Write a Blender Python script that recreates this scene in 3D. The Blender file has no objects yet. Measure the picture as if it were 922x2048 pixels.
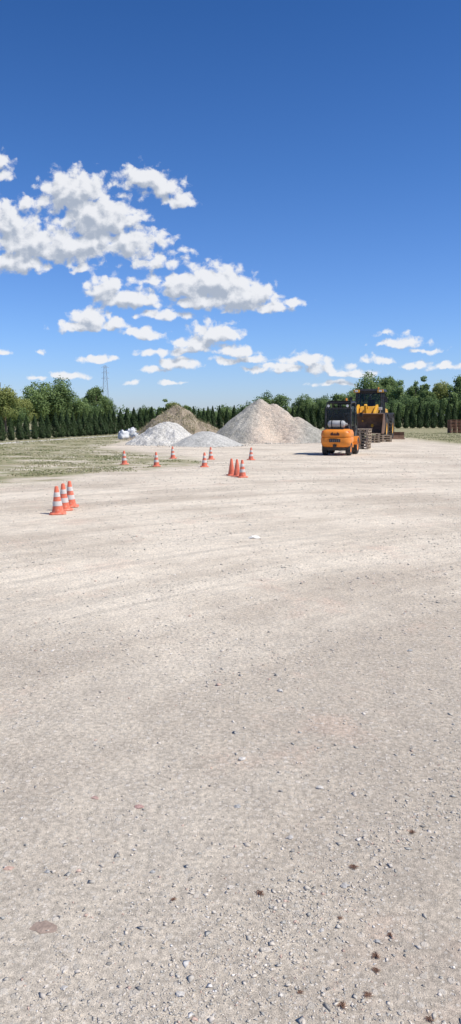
import bpy, math, random
import numpy as np
from mathutils import Vector, Matrix, noise as mn
ZOOM = None
random.seed(7); rng = np.random.default_rng(7)
scene = bpy.context.scene
COL = scene.collection
scene.view_settings.view_transform = 'Standard'
scene.view_settings.look = 'None'
scene.view_settings.exposure = 0

# ------------------------------------------------------------ camera
F = 1479.0; PITCH = math.radians(7.36); CAMH = 1.65
cam_d = bpy.data.cameras.new("camera"); cam = bpy.data.objects.new("camera", cam_d)
COL.objects.link(cam); scene.camera = cam
cam.location = (0, 0, CAMH); cam.rotation_euler = (math.pi/2 - PITCH, 0, 0)
cam_d.sensor_fit = 'VERTICAL'; cam_d.sensor_height = 36; cam_d.lens = 26.0
cam_d.clip_start = 0.05; cam_d.clip_end = 8000
cp, sp = math.cos(PITCH), math.sin(PITCH)
def ray(px, py):
    u = (px-461)/F; v = (py-1024)/F
    return u, cp - v*sp, -sp - v*cp
def gp(px, py):                     # surveyed ground position
    x, y, z = ray(px, py); t = CAMH/(-z); return x*t, y*t
def ax(px, py, d):                  # x,z of a sight line at distance d
    x, y, z = ray(px, py); t = d/y; return x*t, CAMH+z*t
if ZOOM:
    cam.rotation_euler = Vector(ray(ZOOM[0], ZOOM[1])).to_track_quat('-Z', 'Y').to_euler(); cam_d.lens = 26*ZOOM[2]

# ------------------------------------------------------------ node helper
class NB:
    dim = '3D'
    def __init__(s, nt): s.nt = nt; s.n = nt.nodes; s.l = nt.links
    def _in(s, sock, v):
        if v is None: return
        if isinstance(v, bpy.types.NodeSocket): s.l.new(v, sock)
        else:
            try: sock.default_value = v
            except Exception: sock.default_value = (v[0], v[1], v[2], 1.0) if len(v) == 3 else v
    def math(s, op, a, b=None, c=None, clamp=False):
        n = s.n.new('ShaderNodeMath'); n.operation = op; n.use_clamp = clamp
        s._in(n.inputs[0], a); s._in(n.inputs[1], b); s._in(n.inputs[2], c); return n.outputs[0]
    def vmath(s, op, a, b=None, out=0):
        n = s.n.new('ShaderNodeVectorMath'); n.operation = op
        s._in(n.inputs[0], a); s._in(n.inputs[1], b); return n.outputs[out]
    def mix(s, f, a, b, mode='MIX'):
        n = s.n.new('ShaderNodeMixRGB'); n.blend_type = mode
        s._in(n.inputs[0], f)
        for i, v in ((1, a), (2, b)):
            if isinstance(v, (tuple, list)) and len(v) == 3: v = (*v, 1.0)
            s._in(n.inputs[i], v)
        return n.outputs[0]
    def noise(s, vec, scale, detail=3, rough=0.5, out=0):
        n = s.n.new('ShaderNodeTexNoise'); n.noise_dimensions = s.dim; s._in(n.inputs['Vector'], vec)
        n.inputs['Scale'].default_value = scale; n.inputs['Detail'].default_value = detail
        n.inputs['Roughness'].default_value = rough; return n.outputs[out]
    def vor(s, vec, scale, feature='F1', smooth=.5):
        n = s.n.new('ShaderNodeTexVoronoi'); n.voronoi_dimensions = s.dim; n.feature = feature; s._in(n.inputs['Vector'], vec)
        n.inputs['Scale'].default_value = scale
        if feature == 'SMOOTH_F1': n.inputs['Smoothness'].default_value = smooth
        return n.outputs
    def mr(s, v, a, b, c=0.0, d=1.0, smooth=True):
        n = s.n.new('ShaderNodeMapRange'); n.interpolation_type = 'SMOOTHSTEP' if smooth else 'LINEAR'
        s._in(n.inputs[0], v)
        for i, q in enumerate((a, b, c, d)): n.inputs[1+i].default_value = q
        return n.outputs[0]
    def ramp(s, v, stops):
        n = s.n.new('ShaderNodeValToRGB'); s._in(n.inputs[0], v); e = n.color_ramp.elements
        while len(e) < len(stops): e.new(.5)
        for i, (p, c) in enumerate(stops): e[i].position = p; e[i].color = (*c, 1)
        return n.outputs[0]
    def sep(s, v):
        n = s.n.new('ShaderNodeSeparateXYZ'); s._in(n.inputs[0], v); return n.outputs
    def comb(s, x, y, z):
        n = s.n.new('ShaderNodeCombineXYZ')
        s._in(n.inputs[0], x); s._in(n.inputs[1], y); s._in(n.inputs[2], z); return n.outputs[0]
    def bump(s, h, strength, dist):
        n = s.n.new('ShaderNodeBump'); s._in(n.inputs['Height'], h)
        n.inputs['Strength'].default_value = strength; n.inputs['Distance'].default_value = dist
        return n.outputs[0]
    def attr(s, name, out='Fac'):
        n = s.n.new('ShaderNodeAttribute'); n.attribute_name = name; return n.outputs[out]

def new_mat(name):
    m = bpy.data.materials.new(name); m.use_nodes = True
    nb = NB(m.node_tree); b = nb.n['Principled BSDF']
    tc = nb.n.new('ShaderNodeTexCoord')
    return m, nb, b, tc.outputs['Object']
def paint(name, col, rough=0.5, vary=0.25, scale=4.0, metal=0.0, dirt=None, dirt_amt=0.4, bump=0.0, bscale=40, spec=0.4):
    m, nb, b, P = new_mat(name)
    n1 = nb.noise(P, scale, 5, 0.65)
    c = nb.mix(nb.mr(n1, .3, .7), tuple(x*(1-vary) for x in col), tuple(min(1, x*(1+vary*.6)) for x in col))
    if dirt:
        n2 = nb.noise(P, scale*2.3, 6, 0.7)
        c = nb.mix(nb.math('MULTIPLY', nb.mr(n2, .48, .68), dirt_amt), c, dirt)
    nb._in(b.inputs['Base Color'], c)
    b.inputs['Roughness'].default_value = rough; b.inputs['Metallic'].default_value = metal
    b.inputs['Specular IOR Level'].default_value = spec
    if bump: nb._in(b.inputs['Normal'], nb.bump(nb.noise(P, bscale, 4, .6), bump, 0.02))
    return m

# ------------------------------------------------------------ mesh helper
class MB:
    def __init__(s): s.v = []; s.f = []
    def add(s, vs, fs, M=None):
        o = len(s.v)
        s.v += [tuple(M @ Vector(p)) if M else tuple(p) for p in vs]
        s.f += [tuple(i+o for i in f) for f in fs]; return s
    def box(s, cx, cy, cz, sx, sy, sz, M=None, taper=1.0):
        a, b, c = sx/2, sy/2, sz/2; t = taper
        vs = [(cx-a, cy-b, cz-c), (cx+a, cy-b, cz-c), (cx+a, cy+b, cz-c), (cx-a, cy+b, cz-c),
              (cx-a*t, cy-b*t, cz+c), (cx+a*t, cy-b*t, cz+c), (cx+a*t, cy+b*t, cz+c), (cx-a*t, cy+b*t, cz+c)]
        return s.add(vs, [(0, 3, 2, 1), (4, 5, 6, 7), (0, 1, 5, 4), (1, 2, 6, 5), (2, 3, 7, 6), (3, 0, 4, 7)], M)
    def tube(s, pts, rad, n=8, cap=True):
        pts = [Vector(p) for p in pts]
        if not hasattr(rad, '__len__'): rad = [rad]*len(pts)
        vs = []; fs = []
        for i, p in enumerate(pts):
            d = (pts[min(i+1, len(pts)-1)] - pts[max(i-1, 0)]).normalized()
            a = Vector((0, 0, 1)) if abs(d.z) < .9 else Vector((1, 0, 0))
            u = d.cross(a).normalized(); w = d.cross(u)
            for k in range(n):
                t = 2*math.pi*k/n; vs.append(p + (u*math.cos(t)+w*math.sin(t))*rad[i])
        for i in range(len(pts)-1):
            for k in range(n):
                k2 = (k+1) % n; fs.append((i*n+k, i*n+k2, (i+1)*n+k2, (i+1)*n+k))
        if cap: fs.append(tuple(range(n))[::-1]); fs.append(tuple((len(pts)-1)*n+k for k in range(n)))
        return s.add(vs, fs)
    def prism(s, prof, x0, x1):     # prof of (y,z), extruded in x
        n = len(prof); vs = [(x0, y, z) for y, z in prof] + [(x1, y, z) for y, z in prof]
        fs = [tuple(range(n)), tuple(range(2*n-1, n-1, -1))]
        fs += [(i, i+n, (i+1) % n+n, (i+1) % n) for i in range(n)]
        return s.add(vs, fs)
    def lathe_x(s, prof, cx=0, cy=0, cz=0, n=28):   # prof (x,r)
        vs = []; fs = []
        for x, r in prof:
            for k in range(n):
                t = 2*math.pi*k/n; vs.append((cx+x, cy+r*math.cos(t), cz+r*math.sin(t)))
        for i in range(len(prof)-1):
            for k in range(n):
                k2 = (k+1) % n; fs.append((i*n+k, i*n+k2, (i+1)*n+k2, (i+1)*n+k))
        return s.add(vs, fs)
    def lathe_z(s, prof, n=24):     # prof (r,z)
        vs = []; fs = []
        for r, z in prof:
            for k in range(n):
                t = 2*math.pi*k/n; vs.append((r*math.cos(t), r*math.sin(t), z))
        for i in range(len(prof)-1):
            for k in range(n):
                k2 = (k+1) % n; fs.append((i*n+k, i*n+k2, (i+1)*n+k2, (i+1)*n+k))
        fs.append(tuple((len(prof)-1)*n+k for k in range(n)))
        return s.add(vs, fs)
    def obj(s, name, mat, parent=None, bevel=0.0, smooth=False, loc=(0, 0, 0), label=None):
        me = bpy.data.meshes.new(name); me.from_pydata(s.v, [], s.f); me.update()
        import bmesh
        bm = bmesh.new(); bm.from_mesh(me); bmesh.ops.recalc_face_normals(bm, faces=bm.faces); bm.to_mesh(me); bm.free()
        me.materials.append(mat)
        if smooth:
            me.polygons.foreach_set('use_smooth', [True]*len(me.polygons))
            me.set_sharp_from_angle(angle=math.radians(40))
        o = bpy.data.objects.new(name, me); COL.objects.link(o); o.location = loc
        if parent: o.parent = parent
        if bevel:
            bv = o.modifiers.new('bevel', 'BEVEL'); bv.width = bevel; bv.segments = 2; bv.limit_method = 'ANGLE'
        if label: o['label'] = label
        return o
def empty(name, label, cat, loc, rotz=0, scale=(1, 1, 1), group=None):
    e = bpy.data.objects.new(name, None); COL.objects.link(e)
    e.empty_display_size = .3
    e.location = loc; e.rotation_euler = (0, 0, rotz); e.scale = scale
    e['label'] = label; e['category'] = cat
    if group: e['group'] = group
    return e
def copy_thing(root, loc, rotz=0, scale=(1, 1, 1), label=None, rot=None):
    c = root.copy(); COL.objects.link(c); c.location = loc
    c.rotation_euler = rot if rot else (0, 0, rotz); c.scale = scale
    if label: c['label'] = label
    def rec(src, dst):
        for ch in list(src.children):
            k = ch.copy(); k.parent = dst; COL.objects.link(k); rec(ch, k)
    rec(root, c); return c
def raw_mesh(name, V, Fc, mat, colattr=None, varattr=None, smooth=False):
    me = bpy.data.meshes.new(name)
    V = np.asarray(V, dtype=np.float32); Fc = np.asarray(Fc, dtype=np.int32)
    k = Fc.shape[1]
    me.vertices.add(len(V)); me.vertices.foreach_set('co', V.ravel())
    me.loops.add(Fc.size); me.loops.foreach_set('vertex_index', Fc.ravel())
    me.polygons.add(len(Fc)); me.polygons.foreach_set('loop_start', np.arange(0, Fc.size, k, dtype=np.int32))
    me.update(calc_edges=True); me.validate()
    if colattr is not None:
        a = me.color_attributes.new('Col', 'FLOAT_COLOR', 'POINT'); a.data.foreach_set('color', np.asarray(colattr, dtype=np.float32).ravel())
    if varattr is not None:
        a = me.attributes.new('var', 'FLOAT', 'POINT'); a.data.foreach_set('value', np.asarray(varattr, dtype=np.float32))
    if smooth: me.polygons.foreach_set('use_smooth', [True]*len(me.polygons))
    me.materials.append(mat)
    o = bpy.data.objects.new(name, me); COL.objects.link(o); return o

# numpy value noise
def vn(x, y, seed=0):
    xi = np.floor(x).astype(np.int64); yi = np.floor(y).astype(np.int64)
    fx = x-xi; fy = y-yi; fx = fx*fx*(3-2*fx); fy = fy*fy*(3-2*fy)
    def h(a, b):
        n = (a*374761393 + b*668265263 + seed*1442695041) & 0xffffffff
        n = ((n ^ (n >> 13))*1274126177) & 0xffffffff
        return ((n ^ (n >> 16)) & 0xffff)/65535.0
    return (h(xi, yi)*(1-fx)+h(xi+1, yi)*fx)*(1-fy)+(h(xi, yi+1)*(1-fx)+h(xi+1, yi+1)*fx)*fy
def fbm(x, y, o=4, seed=0):
    r = 0; a = .5; 
    for i in range(o): r = r+a*vn(x*2**i, y*2**i, seed+i); a *= .5
    return r/(1-.5**o)
CT, ST = math.cos(math.radians(38)), math.sin(math.radians(38))
CURV = .022
def track(x, y):
    a = x*CT+y*ST; b = -x*ST+y*CT
    return a, b+CURV*(a-6)**2
def gh(x, y):
    x = np.asarray(x, dtype=float); y = np.asarray(y, dtype=float)
    fade = np.clip((22-y)/6, 0, 1)*np.clip((9-np.abs(x-1))/2, 0, 1)
    a, b = track(x, y)
    return fade*((fbm(x*.5, y*.5, 3, 5)-.5)*.02 + (fbm(x*2.5, y*2.5, 3, 9)-.5)*.014 + (fbm(a*.15, b*3, 2, 8)-.5)*.008)

# ------------------------------------------------------------ world
SUN_EL = math.radians(56); SUN_AZ = math.radians(108)   # azimuth from +Y toward +X
w = bpy.data.worlds.new("World"); scene.world = w; w.use_nodes = True
nb = NB(w.node_tree)
for n in list(nb.n): nb.n.remove(n)
out = nb.n.new('ShaderNodeOutputWorld')
sky = nb.n.new('ShaderNodeTexSky'); sky.sky_type = 'NISHITA'; sky.sun_disc = False
sky.sun_elevation = SUN_EL; sky.sun_rotation = SUN_AZ; sky.air_density = 1.0; sky.dust_density = 0.3; sky.ozone_density = 3.0
bg = nb.n.new('ShaderNodeBackground'); bg.inputs[1].default_value = 0.1
tc = nb.n.new('ShaderNodeTexCoord')
D = nb.sep(tc.outputs['Generated'])
tint = nb.ramp(D[2], [(0.0, (.50, .59, .88)), (.10, (.41, .56, .86)), (.30, (.26, .45, .73)), (.50, (.15, .34, .60))])
skyc = nb.vmath('MULTIPLY', nb.mix(1.0, sky.outputs[0], tint, 'MULTIPLY'), (1.75, 1.75, 1.75))
nb._in(bg.inputs[0], skyc)

clouds = [ # px, py, rx, ry, strength
 (148,392,66,48,1.3),(200,440,80,48,1.3),(248,488,60,30,1),(70,492,92,42,1.1),(15,450,60,44,1),(25,528,72,22,1),(130,498,92,38,1.1),(180,490,80,36,1),(268,440,28,16,.8),
 (0,330,24,20,.9),(5,355,18,12,.8),(60,407,46,11,.5),(308,480,34,18,.9),(168,540,22,13,.8),
 (286,360,46,27,1.1),(326,378,42,26,1.1),(356,404,28,12,.9),
 (376,501,14,7,.5),(315,526,52,18,.6),
 (215,583,42,27,1.1),(262,600,54,22,1.1),(335,632,58,12,.8),(365,575,52,31,1.1),(430,570,76,40,1.3),(485,597,70,34,1.2),(540,616,40,15,1),(590,606,28,9,.9),(295,563,30,8,.5),(400,606,66,20,1.1),
 (185,640,40,25,1.1),(160,655,48,13,1),(228,651,30,14,1),
 (290,668,36,14,1),
 (430,668,50,22,1.1),(395,690,50,18,1.1),(372,704,30,10,.9),
 (478,703,38,14,1),(500,719,36,8,.9),(455,721,28,8,.8),
 (350,729,40,13,1),(310,707,30,9,.8),(310,739,28,8,.8),
 (195,720,38,10,1),(8,710,18,8,.9),(78,709,12,4,.5),
 (600,721,56,13,1),(565,735,44,9,.9),(655,737,44,12,1),(515,741,34,6,.6),(700,748,44,9,.8),
 (805,688,50,11,.9),(775,668,26,6,.6),(760,723,36,9,.7),(848,703,34,5,.5),(840,731,34,7,.7),(890,733,40,9,.8),
 (130,753,40,9,.9),(75,757,34,5,.6),(265,766,18,4,.5),(340,766,22,5,.6),(680,768,40,5,.5),
]
grp = bpy.data.node_groups.new('cloud_field', 'ShaderNodeTree')
grp.interface.new_socket(name='P', in_out='INPUT', socket_type='NodeSocketVector')
grp.interface.new_socket(name='F', in_out='OUTPUT', socket_type='NodeSocketFloat')
g = NB(grp); g.dim = '2D'; gi = g.n.new('NodeGroupInput'); go = g.n.new('NodeGroupOutput')
P0 = gi.outputs[0]
Pn = g.vmath('MULTIPLY', P0, (1.0, 1.15, 1.0))
wn = g.noise(Pn, 34, 3, .5, out=1)
wv = g.vmath('MULTIPLY', g.vmath('SUBTRACT', wn, (.5, .5, .5)), (.020, .013, 0))
Pw = g.vmath('ADD', P0, wv)
acc = None
for (px, py, rx, ry, st) in clouds:
    x, y, z = ray(px, py); cx, cz = x/y, z/y
    d = g.vmath('SUBTRACT', Pw, (cx, cz, 0)); a_, b_ = F/rx/1.02, F/ry/1.06
    d = g.vmath('MAXIMUM', g.vmath('MULTIPLY', d, (a_, b_, 0)), g.vmath('MULTIPLY', d, (-a_, -b_*1.45, 0)))
    v = g.math('MULTIPLY_ADD', g.vmath('LENGTH', d, out=1), -st, st)
    acc = v if acc is None else g.math('SMOOTH_MAX', acc, v, .22)
Pv = g.vmath('ADD', Pn, g.vmath('MULTIPLY', wn, (.012, .012, .012)))
v1 = g.vor(Pv, 62, feature='SMOOTH_F1', smooth=.5)[0]
nf = g.noise(Pv, 90, 6, .6)
acc = g.math('ADD', acc, g.math('MULTIPLY_ADD', v1, -.85, .42))
acc = g.math('ADD', acc, g.math('MULTIPLY_ADD', nf, 1.15, -.575))
g.l.new(acc, go.inputs[0])
X = nb.math('DIVIDE', D[0], nb.math('MAXIMUM', D[1], .05)); Z = nb.math('DIVIDE', D[2], nb.math('MAXIMUM', D[1], .05))
Pc = nb.comb(X, Z, 0.0)
def fld(v):
    n = nb.n.new('ShaderNodeGroup'); n.node_tree = grp; nb.l.new(v, n.inputs[0]); return n.outputs[0]
F0 = fld(Pc); F1 = fld(nb.vmath('ADD', Pc, (.004, .011, 0)))
alpha = nb.mr(F0, -.14, .44)
alpha = nb.math('MULTIPLY', alpha, nb.mr(D[1], .1, .3))
t = nb.math('SUBTRACT', nb.math('MULTIPLY', F1, .85), nb.math('MULTIPLY', F0, .48))
shade = nb.mr(t, -.2, .65)
ccol = nb.mix(shade, (.88, .89, .92), (.42, .475, .57))
bgc = nb.n.new('ShaderNodeBackground'); nb._in(bgc.inputs[0], ccol); bgc.inputs[1].default_value = 1.0
ms = nb.n.new('ShaderNodeMixShader'); nb.l.new(nb.math('MULTIPLY', alpha, .96), ms.inputs[0])
nb.l.new(bg.outputs[0], ms.inputs[1]); nb.l.new(bgc.outputs[0], ms.inputs[2]); nb.l.new(ms.outputs[0], out.inputs[0])
w.cycles.sampling_method = 'NONE'

sd = bpy.data.lights.new("sun", 'SUN'); so = bpy.data.objects.new("sun", sd); COL.objects.link(so)
sd.energy = 5.0; sd.angle = math.radians(.5); sd.color = (1.0, .95, .865)
S = Vector((math.sin(SUN_AZ)*math.cos(SUN_EL), math.cos(SUN_AZ)*math.cos(SUN_EL), math.sin(SUN_EL)))
so.rotation_euler = S.to_track_quat('Z', 'Y').to_euler(); so.location = (20, -10, 30)

# ------------------------------------------------------------ ground
gm, nb, b, P = new_mat('gravel_ground'); nb.dim = '2D'
sx = nb.sep(P)
ta = nb.math('ADD', nb.math('MULTIPLY', sx[0], CT), nb.math('MULTIPLY', sx[1], ST))
tb = nb.math('SUBTRACT', nb.math('MULTIPLY', sx[1], CT), nb.math('MULTIPLY', sx[0], ST))
ta6 = nb.math('SUBTRACT', ta, 6.0)
tb = nb.math('ADD', tb, nb.math('MULTIPLY', nb.math('MULTIPLY', ta6, ta6), CURV))
rot = nb.comb(ta, tb, 0.0)
streak = nb.noise(nb.vmath('MULTIPLY', rot, (.10, 1.0, 1)), 1.0, 5, .6)
tyre = nb.noise(nb.vmath('MULTIPLY', rot, (.12, 4.6, 1)), 1.0, 5, .65)
large = nb.noise(P, .45, 5, .62)
mid = nb.noise(P, 5.5, 5, .72)
fine = nb.noise(P, 38, 5, .75)
vfine = nb.noise(P, 230, 2, .7)
k = nb.math('ADD', nb.math('MULTIPLY', streak, .42), nb.math('ADD', nb.math('MULTIPLY', large, .38), nb.math('MULTIPLY', tyre, .20)))
base = nb.mix(nb.mr(k, .38, .60), (.53, .455, .365), (.75, .665, .545))
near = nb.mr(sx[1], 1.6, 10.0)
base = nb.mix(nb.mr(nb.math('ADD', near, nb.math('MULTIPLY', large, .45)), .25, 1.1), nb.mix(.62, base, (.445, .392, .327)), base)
pk = nb.noise(nb.vmath('ADD', P, (31, 7, 0)), .9, 5, .7)
base = nb.mix(nb.math('MULTIPLY', nb.mr(pk, .56, .72), .26), base, (.64, .44, .34))
tn = nb.mr(tyre, .54, .66)
base = nb.mix(nb.math('MULTIPLY', nb.math('MULTIPLY', tn, nb.mr(streak, .44, .58)), .36), base, (.38, .34, .285))
base = nb.mix(1.0, base, nb.mix(nb.mr(mid, .25, .75), (.89, .89, .89), (1.09, 1.085, 1.07)), 'MULTIPLY')
base = nb.mix(1.0, base, nb.mix(nb.mr(fine, .3, .7), (.72, .72, .72), (1.20, 1.19, 1.18)), 'MULTIPLY')
base = nb.mix(1.0, base, nb.mix(nb.mr(vfine, .3, .7), (.74, .74, .75), (1.20, 1.20, 1.17)), 'MULTIPLY')
vo = nb.vor(P, 70); vcs = nb.sep(vo[1])
peb = nb.math('MULTIPLY', nb.mr(vo[0], .42, .28), nb.mr(vcs[0], .78, .84))
base = nb.mix(nb.math('MULTIPLY', peb, .6), base, nb.mix(vcs[1], (.38, .36, .32), (.80, .73, .63)))
vo2 = nb.vor(P, 26); vc2 = nb.sep(vo2[1])
peb2 = nb.math('MULTIPLY', nb.mr(vo2[0], .36, .25), nb.mr(vc2[0], .88, .92))
base = nb.mix(nb.math('MULTIPLY', peb2, .5), base, nb.mix(vc2[1], (.44, .41, .35), (.78, .71, .62)))
# grass verge on the left of the gravel yard, meadow beyond the yard
edge = nb.math('SUBTRACT', nb.math('MULTIPLY_ADD', sx[1], .51, -14.5), sx[0])
en = nb.noise(P, .5, 5, .65)
g1 = nb.mr(nb.math('ADD', edge, nb.math('MULTIPLY_ADD', en, 5, -2.5)), -.9, 1.6)
g1 = nb.math('MULTIPLY', g1, nb.mr(nb.math('ADD', nb.math('MULTIPLY', sx[0], 1.0), nb.math('MULTIPLY', sx[1], .55)), 16.0, 13.0))
patch = nb.noise(nb.vmath('MULTIPLY', P, (.6, .9, 1)), .7, 7, .70)
pm_ = nb.mr(patch, .36, .56, 0.15, 1.0)
g1 = nb.math('MULTIPLY', g1, pm_)
far1 = nb.mr(nb.math('ADD', sx[1], nb.math('MULTIPLY_ADD', en, 10, -5)), 56, 62)
farL = nb.math('MULTIPLY', nb.mr(sx[0], -6, -9), nb.mr(nb.math('ADD', sx[1], nb.math('MULTIPLY_ADD', en, 16, -8)), 22, 28))
farL = nb.math('MULTIPLY', farL, nb.mr(patch, .34, .5, .3, 1.0))
rg = nb.math('MULTIPLY', nb.mr(sx[0], 12, 15), nb.mr(nb.math('ADD', sx[1], nb.math('MULTIPLY_ADD', en, 10, -5)), 41, 46))
gmask = nb.math('MAXIMUM', nb.math('MAXIMUM', g1, far1), nb.math('MAXIMUM', farL, rg))
gn = nb.noise(P, 2.2, 6, .75)
gcol = nb.mix(nb.mr(gn, .36, .62), (.14, .165, .055), (.33, .285, .165))
gcol = nb.mix(1.0, gcol, nb.mix(nb.mr(fine, .3, .7), (.75, .75, .75), (1.25, 1.25, 1.25)), 'MULTIPLY')
base = nb.mix(nb.math('MULTIPLY', gmask, .87), base, gcol)
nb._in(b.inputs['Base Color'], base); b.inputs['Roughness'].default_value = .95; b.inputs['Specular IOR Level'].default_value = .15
hh = nb.math('ADD', nb.math('MULTIPLY', fine, .8), nb.math('ADD', nb.math('MULTIPLY', vfine, .35), nb.math('MULTIPLY', peb2, .5)))
hh = nb.math('ADD', hh, nb.math('MULTIPLY', mid, .7))
nb._in(b.inputs['Normal'], nb.bump(hh, .5, .018))

def graded(a, b, step, lo, hi):
    m = list(np.arange(a, b, step)); s = step; x = m[-1]
    while x < hi: s *= 1.28; x += s; m.append(x)
    s = step; x = a; pre = []
    while x > lo: s *= 1.28; x -= s; pre.append(x)
    return np.array(pre[::-1]+m)
gx = graded(-6.5, 9, .06, -2500, 2500); gy = graded(.5, 17, .06, -1500, 3500)
GX, GY = np.meshgrid(gx, gy); GZ = gh(GX, GY)
nx, ny = len(gx), len(gy)
V = np.stack([GX.ravel(), GY.ravel(), GZ.ravel()], 1)
I = np.arange(nx*ny).reshape(ny, nx)
Q = np.stack([I[:-1, :-1].ravel(), I[:-1, 1:].ravel(), I[1:, 1:].ravel(), I[1:, :-1].ravel()], 1)
o = raw_mesh('ground', V, Q, gm, smooth=True); o['kind'] = 'structure'

# gravel stones, one uncountable mass
sm, nb, b, P = new_mat('stone_chips')
c = nb.mix(1.0, nb.attr('Col', 'Color'), nb.mix(nb.mr(nb.noise(P, 90, 3, .6), .3, .7), (.8, .8, .8), (1.15, 1.15, 1.15)), 'MULTIPLY')
nb._in(b.inputs['Base Color'], c); b.inputs['Roughness'].default_value = .9
def stones(name, x, y, z, s, cols, tall=.55, seed=1):
    r = np.random.default_rng(seed); n = len(x)
    octv = np.array([[1, 0, 0], [0, 1, 0], [-1, 0, 0], [0, -1, 0], [.1, .1, 1], [0, 0, -1]], float)
    fc = np.array([[0, 1, 4], [1, 2, 4], [2, 3, 4], [3, 0, 4], [1, 0, 5], [2, 1, 5], [3, 2, 5], [0, 3, 5]])
    v = octv[None]+r.normal(0, .28, (n, 6, 3))
    v *= s[:, None, None]*.5
    v[:, :, 1] *= r.uniform(.5, 1, n)[:, None]; v[:, :, 2] *= (tall*r.uniform(.4, 1.2, n))[:, None]
    a = r.uniform(0, 6.28, n); ca, sa = np.cos(a)[:, None], np.sin(a)[:, None]
    vx = v[:, :, 0]*ca-v[:, :, 1]*sa; vy = v[:, :, 0]*sa+v[:, :, 1]*ca
    til = r.normal(0, .2, n)[:, None]
    vz = v[:, :, 2]+vx*til
    v = np.stack([vx+x[:, None], vy+y[:, None], vz+z[:, None]+s[:, None]*.04], 2).reshape(-1, 3)
    f = (fc[None]+(np.arange(n)*6)[:, None, None]).reshape(-1, 3)
    return raw_mesh(name, v, f, sm, colattr=np.repeat(cols, 6, 0))
N = 180000
mixm = rng.random(N) < .45
dd = np.where(mixm, 1/(rng.uniform(1/34, 1/1.3, N)), np.exp(rng.uniform(math.log(1.5), math.log(36), N)))
ang = rng.uniform(-.42, .42, N)
x = dd*np.tan(ang); y = dd
a, bb = track(x, y)
dens = .13+.87*np.clip((fbm(a*.2, bb*2.4, 4, 3)*.5+fbm(x*1.1, y*1.3, 5, 4)*.5-.45)*5.0, 0, 1)
ed = .51*y-14.5-x
dens *= np.where(ed > 0, .25, 1)
keep = rng.random(N) < dens; x, y, dd = x[keep], y[keep], dd[keep]; n = len(x)
s = np.exp(rng.normal(0, .58, n))*(.0034+.0009*dd); s = np.minimum(s, .032+.0012*dd)
pal = np.array([[.60, .53, .44], [.51, .465, .395], [.40, .38, .335], [.68, .61, .52], [.56, .40, .32], [.74, .70, .64], [.30, .28, .25]])
ci = rng.choice(7, n, p=[.35, .27, .13, .14, .04, .03, .04])
cols = np.concatenate([pal[ci]*rng.uniform(.85, 1.12, (n, 1)), np.ones((n, 1))], 1)
o = stones('gravel', x, y, gh(x, y), s, cols, .42); o['kind'] = 'stuff'; o['label'] = 'loose pale gravel chips scattered over the yard'; o['category'] = 'gravel'
# individual notable stones
import bmesh
def one_stone(px, py, size, col, label, flat=.4, seed=0, name='stone'):
    r = random.Random(seed)
    bm = bmesh.new(); bmesh.ops.create_icosphere(bm, subdivisions=2, radius=.5)
    for v in bm.verts:
        q = v.co.copy(); k = 1+.6*mn.noise(q*2.6+Vector((seed*3.1, 0, 0)))
        v.co = Vector((q.x*k, q.y*k*.7, q.z*k*flat))*size
    me = bpy.data.meshes.new(name); bm.to_mesh(me); bm.free()
    me.materials.append(paint('stone_'+str(seed), col, .9, .25, 30, bump=.4, bscale=60))
    ob = bpy.data.objects.new(name, me); COL.objects.link(ob)
    X, Y = gp(px, py); ob.location = (X, Y, float(gh(X, Y))+size*flat*.15); ob.rotation_euler = (0, 0, r.uniform(-.6, .6))
    ob['label'] = label; ob['category'] = 'stone'
    return ob
one_stone(510, 1076, .17, (.84, .80, .72), 'pale flat white stone lying on the gravel', .3, 11)
one_stone(86, 1857, .085, (.33, .25, .20), 'flat reddish brown clod pressed into the dirt', .06, 12, 'dirt_clod')
one_stone(278, 1614, .04, (.46, .29, .25), 'flat pink stone pressed into the dirt', .2, 13)
one_stone(190, 1596, .035, (.46, .31, .26), 'flat pink stone pressed into the dirt', .2, 14)
for i, (px, py, sz) in enumerate([(580, 1676, .03), (95, 1745, .022), (484, 1518, .04), (643, 1860, .022), (305, 1745, .022), (268, 1700, .02), (128, 1977, .022), (475, 1615, .03), (360, 1990, .028), (690, 1772, .03), (755, 1882, .02), (560, 1382, .04), (500, 1050, .05), (820, 1303, .04), (640, 1575, .035), (18, 1738, .035)]):
    one_stone(px, py, sz, [(.50, .47, .43), (.42, .41, .39), (.62, .58, .52)][i % 3] if i != 15 else (.56, .38, .3), 'angular grey stone lying on the dirt' if i != 15 else 'flat pinkish stone set in the dirt', .5 if i != 15 else .2, 20+i)

# weeds
wm = paint('dry_weed', (.26, .15, .10), .9, .4, 30)
def weed_proto():
    m = MB(); r = random.Random(3)
    for i in range(26):
        a = r.uniform(0, 6.28); L = r.uniform(.006, .022)
        h = r.uniform(.002, .008); pts = [(0, 0, 0), (math.cos(a)*L*.5, math.sin(a)*L*.5, h), (math.cos(a+.5)*L, math.sin(a+.5)*L, h*.6)]
        m.tube(pts, [.0008, .0014, .0005], 4)
    return m
wr = weed_proto().obj('dry_weed', wm)
wr['label'] = 'small dried brown weed growing from the dirt'; wr['category'] = 'weed'; wr['group'] = 'dried weeds in the dirt'
for i, (px, py) in enumerate([(600, 1985), (685, 2012), (753, 1940), (347, 1800), (520, 1790), (735, 1990), (780, 1870), (708, 1735), (824, 1665), (858, 2040), (680, 1835), (752, 1912)]):
    X, Y = gp(px, py); o = wr if i == 0 else wr.copy()
    if i: COL.objects.link(o)
    o.location = (X, Y, float(gh(X, Y))+.001); o.rotation_euler = (0, 0, i*1.3); k = .6+.5*((i*37) % 10)/10; o.scale = (k, k*.8, k)

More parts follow.
